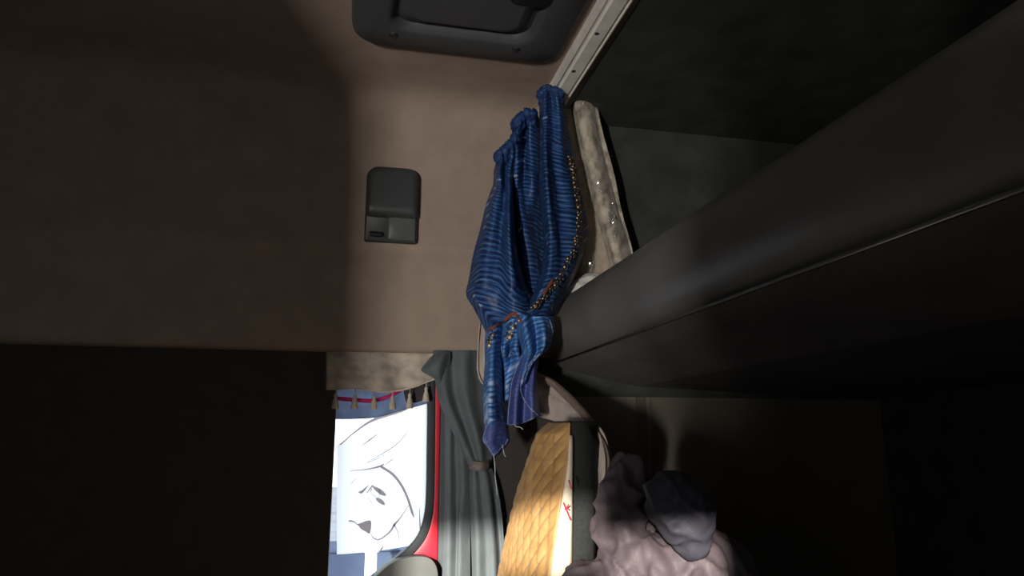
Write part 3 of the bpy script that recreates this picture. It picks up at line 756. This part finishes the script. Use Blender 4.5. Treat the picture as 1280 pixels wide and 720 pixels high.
def tassel(px, top, y):
    p = PY(px, top, LY-.036); h = (p - PY(px, y, LY-.036)).z
    bm = bmesh.new(); n_ = 14
    prof_ = [(.0012,0),(.0012,-.22),(.003,-.26),(.0048,-.32),(.0050,-.38),(.0034,-.43),(.0055,-.52),(.0078,-.75),(.0092,-.96),(.0080,-1.0)]
    loft(bm, [[p + Vector((r_*(1+.12*math.cos(a*7))*math.cos(2*math.pi*a/n_), r_*(1+.12*math.cos(a*7))*math.sin(2*math.pi*a/n_), t*h)) for a in range(n_)] for r_, t in prof_])
    obj('tassel', bm, MT['tassel'], fc)
for px, top, y in ((420,486,511),(444,486,511),(468,488.5,512),(491,489,512),(512.5,485.5,510.5),(533,478,502)): tassel(px, top, y)
# printed shade cloth behind the valance
sh = thing('sun_shade', 'pale blue shade strip with a pink ribbon inside the window, behind the tassels', 'sun shade', Vector((.1, LY, ZH)))
sheet('shade_strip', [
  [(416,470,0),(440,470,0),(470,470,0),(500,470,0),(536,470,0)],
  [(416,500,0),(440,500,.003),(470,500,0),(500,500,.003),(536,490,0)],
  [(416,524,0),(440,524,.003),(470,522,0),(500,514,.003),(536,504,0)]], MT['shade_t'], sh, LY+.004, nu=30, amp=.002, thick=.001)
cord('pink_ribbon', [(420,498),(445,500),(465,501),(482,497),(495,491),(503,485)], LY-.004, .0055, MT['pink'], sh)
sheet('dark_patch', [[(504,478,0),(520,478,0),(540,474,0)],[(505,492,0),(520,492,.002),(540,486,0)],[(508,504,0),(521,503,.002),(540,496,0)]], MT['dark_print'], sh, LY-.002, nu=16, amp=.001, thick=.001)

# ================================================================== grey door curtain
gc = thing('door_curtain', 'dark grey curtain swept aside with a tie band beside the red door frame', 'curtain', PY(590, 445, LY-.06))
GY = LY - .035
sheet('swept_drape', [
  [(541,438,.0),(553,438,.03),(566,438,.01),(580,438,.03),(594,438,.01),(606,438,.0)],
  [(543,455,.01),(554,453,.04),(566,452,.015),(580,450,.035),(594,450,.01),(607,450,.0)],
  [(544,475,.01),(554,472,.045),(566,466,.02),(580,464,.04),(594,464,.012),(608,464,.0)],
  [(549,502,.01),(558,498,.045),(568,492,.02),(582,488,.045),(596,486,.012),(609,486,.0)],
  [(560,526,.01),(567,523,.045),(576,518,.02),(588,514,.045),(600,510,.015),(611,508,.0)],
  [(572,553,.01),(578,550,.04),(586,546,.02),(595,542,.042),(604,538,.015),(613,536,.0)],
  [(584,577,.01),(589,576,.03),(595,574,.02),(601,572,.035),(608,570,.015),(615,568,.0)],
  [(589,587,.015),(593,587,.025),(597,587,.02),(602,586,.028),(607,586,.018),(612,584,.01)]], MT['grey_cloth'], gc, GY, nu=70, amp=.005, freq=14, seed=14, stretch=(1,1,.5))
sheet('hanging_drape', [
  [(588,584,.01),(593,584,.03),(598,584,.02),(604,584,.03),(609,584,.01),(614,584,.0)],
  [(587,600,.01),(593,600,.035),(600,600,.025),(608,600,.03),(614,600,.01),(620,600,.0)],
  [(588,630,.01),(594,630,.04),(603,630,.03),(612,630,.035),(619,628,.005),(625,626,.012)],
  [(589,665,.01),(596,665,.042),(606,665,.03),(616,665,.035),(623,664,.002),(629,662,.014)],
  [(590,700,.01),(597,700,.042),(608,700,.03),(618,700,.035),(625,700,.002),(630,700,.012)],
  [(591,760,.01),(598,760,.042),(609,760,.03),(619,760,.035),(624,760,.002),(629,760,.012)]], MT['grey_cloth'], gc, GY, nu=50, amp=.004, freq=14, seed=15)
sheet('inner_drape', [
  [(556,505,.0),(562,508,.012),(568,512,.0),(574,518,.012),(580,526,.0)],
  [(556,560,.0),(562,560,.014),(569,560,.0),(577,560,.014),(586,562,.0)],
  [(556,610,.0),(562,610,.016),(571,610,-.002),(579,610,.014),(588,610,.0)],
  [(555,660,.0),(562,660,.018),(571,660,-.004),(575,660,.016),(588,660,-.004)],
  [(553,720,.0),(561,720,.018),(570,720,.006),(575,720,.018),(588,720,-.006)],
  [(552,770,.0),(560,770,.018),(569,770,.006),(574,770,.018),(588,770,-.006)]], MT['grey_cloth'], gc, GY+.012, nu=44, amp=.003, freq=14, seed=16)
sheet('knot', [
  [(549,439,.02),(553,440,.03),(558,440,.03),(562,440,.02)],
  [(540,445,.02),(546,447,.045),(554,446,.05),(563,444,.02)],
  [(530,457,.02),(538,457,.05),(550,455,.06),(563,452,.02)],
  [(527,463,.02),(536,464,.05),(548,462,.06),(561,460,.02)],
  [(535,468,.02),(541,470,.045),(549,470,.055),(558,470,.02)],
  [(545,474,.02),(548,477,.03),(551,478,.035),(555,479,.02)]], MT['grey_cloth'], gc, GY-.005, nu=30, amp=.006, freq=24, seed=21)
bm = bmesh.new()
cb = [PY(586+27*i/12, 580 + 3*math.sin(i/12*math.pi), GY - .012 - .036*math.sin(i/12*math.pi)) for i in range(13)]
loft(bm, [[p + Vector((0,0,.012)), p + Vector((0,.004,.012)), p + Vector((0,.004,-.012)), p + Vector((0,0,-.012))] for p in cb])
obj('tie_band', bm, MT['tie'], gc)

# ================================================================== driver's seat
def seat_edge(y, side):
    """front corner of the backrest at photo height y"""
    near = [(528,715,1.33),(545,715.5,1.31),(580,715.5,1.28),(640,715,1.24),(720,714,1.20),(900,706,1.14)]
    quil = [(528,715,1.33),(545,715,1.31),(580,712,1.28),(640,702,1.24),(720,690,1.20),(900,666,1.14)]
    far  = [(529,689,1.47),(534,682,1.50),(560,671,1.54),(610,653,1.60),(660,640,1.65),(720,627,1.70),(900,590,1.76)]
    t = {'near': near, 'quil': quil, 'far': far}[side]
    for (a, xa, ya), (b_, xb, yb) in zip(t, t[1:]):
        if y <= b_:
            s = max(0, (y-a)/(b_-a)); return xa + (xb-xa)*s, ya + (yb-ya)*s
    return t[-1][1:]
seat = thing('driver_seat', 'driver seat with a tall backrest in an amber quilted cover and black sides', 'seat', Vector((.2, 1.46, 0)))
hs = [528.5,531,536,545,560,580,605,635,665,695,725,760,800,850,900]
NU, rowsF = 100, []
def qrow(y):
    xn, Yn = seat_edge(y, 'quil'); xf, Yf = seat_edge(y, 'far')
    return PY(xf, y, Yf), PY(xn, y, Yn)
NV = 260
bm = bmesh.new(); G = []
ylist = [528.5 + (900-528.5)*(i/NV) for i in range(NV+1)]
for i, y in enumerate(ylist):
    a, b_ = qrow(y); row = []
    for j in range(NU+1):
        s = j/NU; p = a.lerp(b_, s)
        wdt = (a-b_).length; U = (s-.5)*wdt/.047; Vv = p.z/.058
        q1 = abs(math.sin(math.pi*(U+Vv))); q2 = abs(math.sin(math.pi*(U-Vv)))
        puff = .0075*(min(q1, q2)**.6)
        edge = min(1, min(s, 1-s)*12); top = min(1, i/10)
        belly = .022*math.sin(math.pi*s)
        row.append(bm.verts.new(p + Vector((-(puff*edge*top + belly*top) - .004, 0, 0))))
    G.append(row)
for i in range(NV):
    for j in range(NU): bm.faces.new((G[i][j], G[i][j+1], G[i+1][j+1], G[i+1][j]))
solid(obj('quilted_cover', bm, MT['quilt'], seat), .004, 0)
# cream gusset with red crossed stitches
bm = bmesh.new(); G = []
for y in [545 + (900-545)*i/40 for i in range(41)]:
    xq, Yq = seat_edge(y, 'quil'); xn, Yn = seat_edge(y, 'near')
    a = PY(xq, y, Yq) + Vector((-.004, -.003, 0)); b_ = PY(xn + .4, y, Yn - .004)
    G.append([bm.verts.new(a.lerp(b_, s/6) + Vector((-.004*math.sin(math.pi*s/6), -.006*math.sin(math.pi*s/6), 0))) for s in range(7)])
for i in range(40):
    for j in range(6): bm.faces.new((G[i][j], G[i][j+1], G[i+1][j+1], G[i+1][j]))
gus = solid(obj('cream_gusset', bm, MT['seat_cream'], seat), .003, 0)
for x0, y0, x1, y1 in ((704,628,713,650),(705,632,711,637),(706,637,711,631),(705,676,712,682),(706,683,711,674),(711,600,714,611)):
    bm = bmesh.new(); tube(bm, [PY(x0, y0, 1.222), PY((x0+x1)/2, (y0+y1)/2, 1.219), PY(x1, y1, 1.216)], .0011, 6)
    obj('red_stitch', bm, MT['red_thread'], gus)
# black body of the backrest
bm = bmesh.new(); loops = []
for y in [526.5] + hs[1:]:
    xf, Yf = seat_edge(max(y, 529), 'far'); xn, Yn = seat_edge(max(y, 528), 'near')
    f_, n_ = PY(xf, y, Yf), PY(xn, y, Yn)
    dep = .041 if y > 540 else (.036 if y > 530 else .030)
    back = .10 if y > 545 else .07
    zc = (f_.z + n_.z)/2; tp = Vector((0, 0, 0))
    loops.append([f_, n_, n_ + Vector((dep*.6, -.002, 0)), n_ + Vector((dep, .006, 0)), n_.lerp(f_, .3) + Vector((back, 0, 0)), n_.lerp(f_, .7) + Vector((back, 0, 0)), f_ + Vector((dep, -.006, 0)), f_ + Vector((dep*.5, .002, 0))])
loft(bm, loops); bevel(obj('backrest', bm, MT['black_seat'], seat), .006, 2, 35)
bm = bmesh.new(); box(bm, (-.25, 1.22, .46), (.28, 1.72, .60)); bevel(obj('seat_cushion', bm, MT['quilt'], seat, smooth=False), .04, 4)
bm = bmesh.new(); box(bm, (-.15, 1.30, .0), (.20, 1.66, .46)); bevel(obj('seat_base', bm, MT['black_seat'], seat, smooth=False), .03, 3)

# ================================================================== lower bunk and jackets
lb = thing('lower_bunk', 'dark lower bunk behind the driver seat, mostly hidden under the jackets', 'bunk', Vector((1.0, .8, 0)))
bm = bmesh.new(); box(bm, (.52, YR+.02, 0), (XR-.01, WY-.02, .62)); bevel(obj('bunk_box', bm, MT['trim_dark'], lb, smooth=False), .01)
bm = bmesh.new(); box(bm, (.50, YR+.03, .62), (XR-.02, WY-.03, .76)); bevel(obj('mattress', bm, MT['sleeper_dark'], lb, smooth=False), .03, 3)
def B(px, py, Y, rx, ry, rz): return (PY(px, py, Y), (rx, ry, rz))
def Wb(x, y, z, rx, ry, rz): return (Vector((x, y, z)), (rx, ry, rz))
o = heap('padded_jacket', [
   B(785,590,1.14,.024,.04,.028), B(781,612,1.13,.030,.045,.04), B(776,640,1.12,.034,.05,.045), B(774,668,1.11,.034,.05,.045), B(790,650,1.14,.03,.04,.06), B(782,700,1.10,.045,.06,.04),
   B(806,697,1.09,.045,.05,.030), B(830,704,1.08,.05,.05,.030), B(858,706,1.08,.05,.05,.035), B(768,728,1.09,.04,.05,.04),
   B(731,724,1.07,.022,.03,.020), B(748,716,1.08,.018,.03,.024), B(718,732,1.06,.022,.03,.018),
   Wb(.54,1.08,.96,.09,.09,.07), Wb(.60,1.08,.88,.10,.10,.08), Wb(.62,1.05,.84,.11,.13,.068), Wb(.55,1.10,1.0,.07,.08,.06)], MT['jacket'], vox=.005, wr=.014, wf=20, seed=4, stretch=(1.3,1,.45), smooth=6)
tag(o, 'dark purple padded jacket heaped on the lower bunk beside the black seat side', 'jacket')
o = heap('quilted_jacket', [
   B(824,612,1.00,.018,.028,.018), B(842,613,1.0,.035,.035,.026), B(832,634,.995,.026,.032,.028), B(845,655,.99,.024,.032,.032), B(862,640,.985,.035,.04,.04), B(866,676,1.0,.026,.035,.03)],
   MT['jacket_blue'], vox=.005, wr=.008, wf=24, seed=9, stretch=(1.2,1,.6), smooth=6)
tag(o, 'blue-grey quilted jacket bundled on top of the purple one, at the right', 'jacket')

# ================================================================== light
def area(name, loc, aim, sx, sy, en, col):
    l = bpy.data.lights.new(name, 'AREA'); l.shape = 'RECTANGLE'; l.size = sx; l.size_y = sy; l.energy = en; l.color = col
    o = bpy.data.objects.new(name, l); COL.objects.link(o); o.location = loc
    d = (Vector(aim) - Vector(loc)).normalized()
    zax = -d; xax = Vector((0,0,1)).cross(zax).normalized(); yax = zax.cross(xax)
    M_ = Matrix((xax, yax, zax)).transposed().to_4x4(); M_.translation = loc; o.matrix_world = M_
    return o
area('daylight_strip', (-1.3, -1.5, E-.30), (.2, 1.9, E+.25), .07, .30, 72, (1, .95, .89))  # added narrow strip lamp standing in for daylight, aimed through the opening
s = bpy.data.lights.new('sun', 'SUN'); s.energy = 12; s.angle = math.radians(1.6); s.color = (1, .93, .82)
so = bpy.data.objects.new('sun', s); COL.objects.link(so)
sd = Vector((1, 2.3, -.421)).normalized()
so.rotation_euler = sd.to_track_quat('-Z', 'Y').to_euler()
so.location = (-3, -4, 3)
W = bpy.data.worlds.new('world'); SC.world = W; W.use_nodes = True
bg = W.node_tree.nodes['Background']; bg.inputs[0].default_value = (1, .99, .97, 1); bg.inputs[1].default_value = 3.6

vs = SC.view_settings; SC.display_settings.display_device = 'sRGB'
vs.view_transform = 'Standard'; vs.look = 'None'; vs.exposure = 0; vs.gamma = 1; vs.use_curve_mapping = False
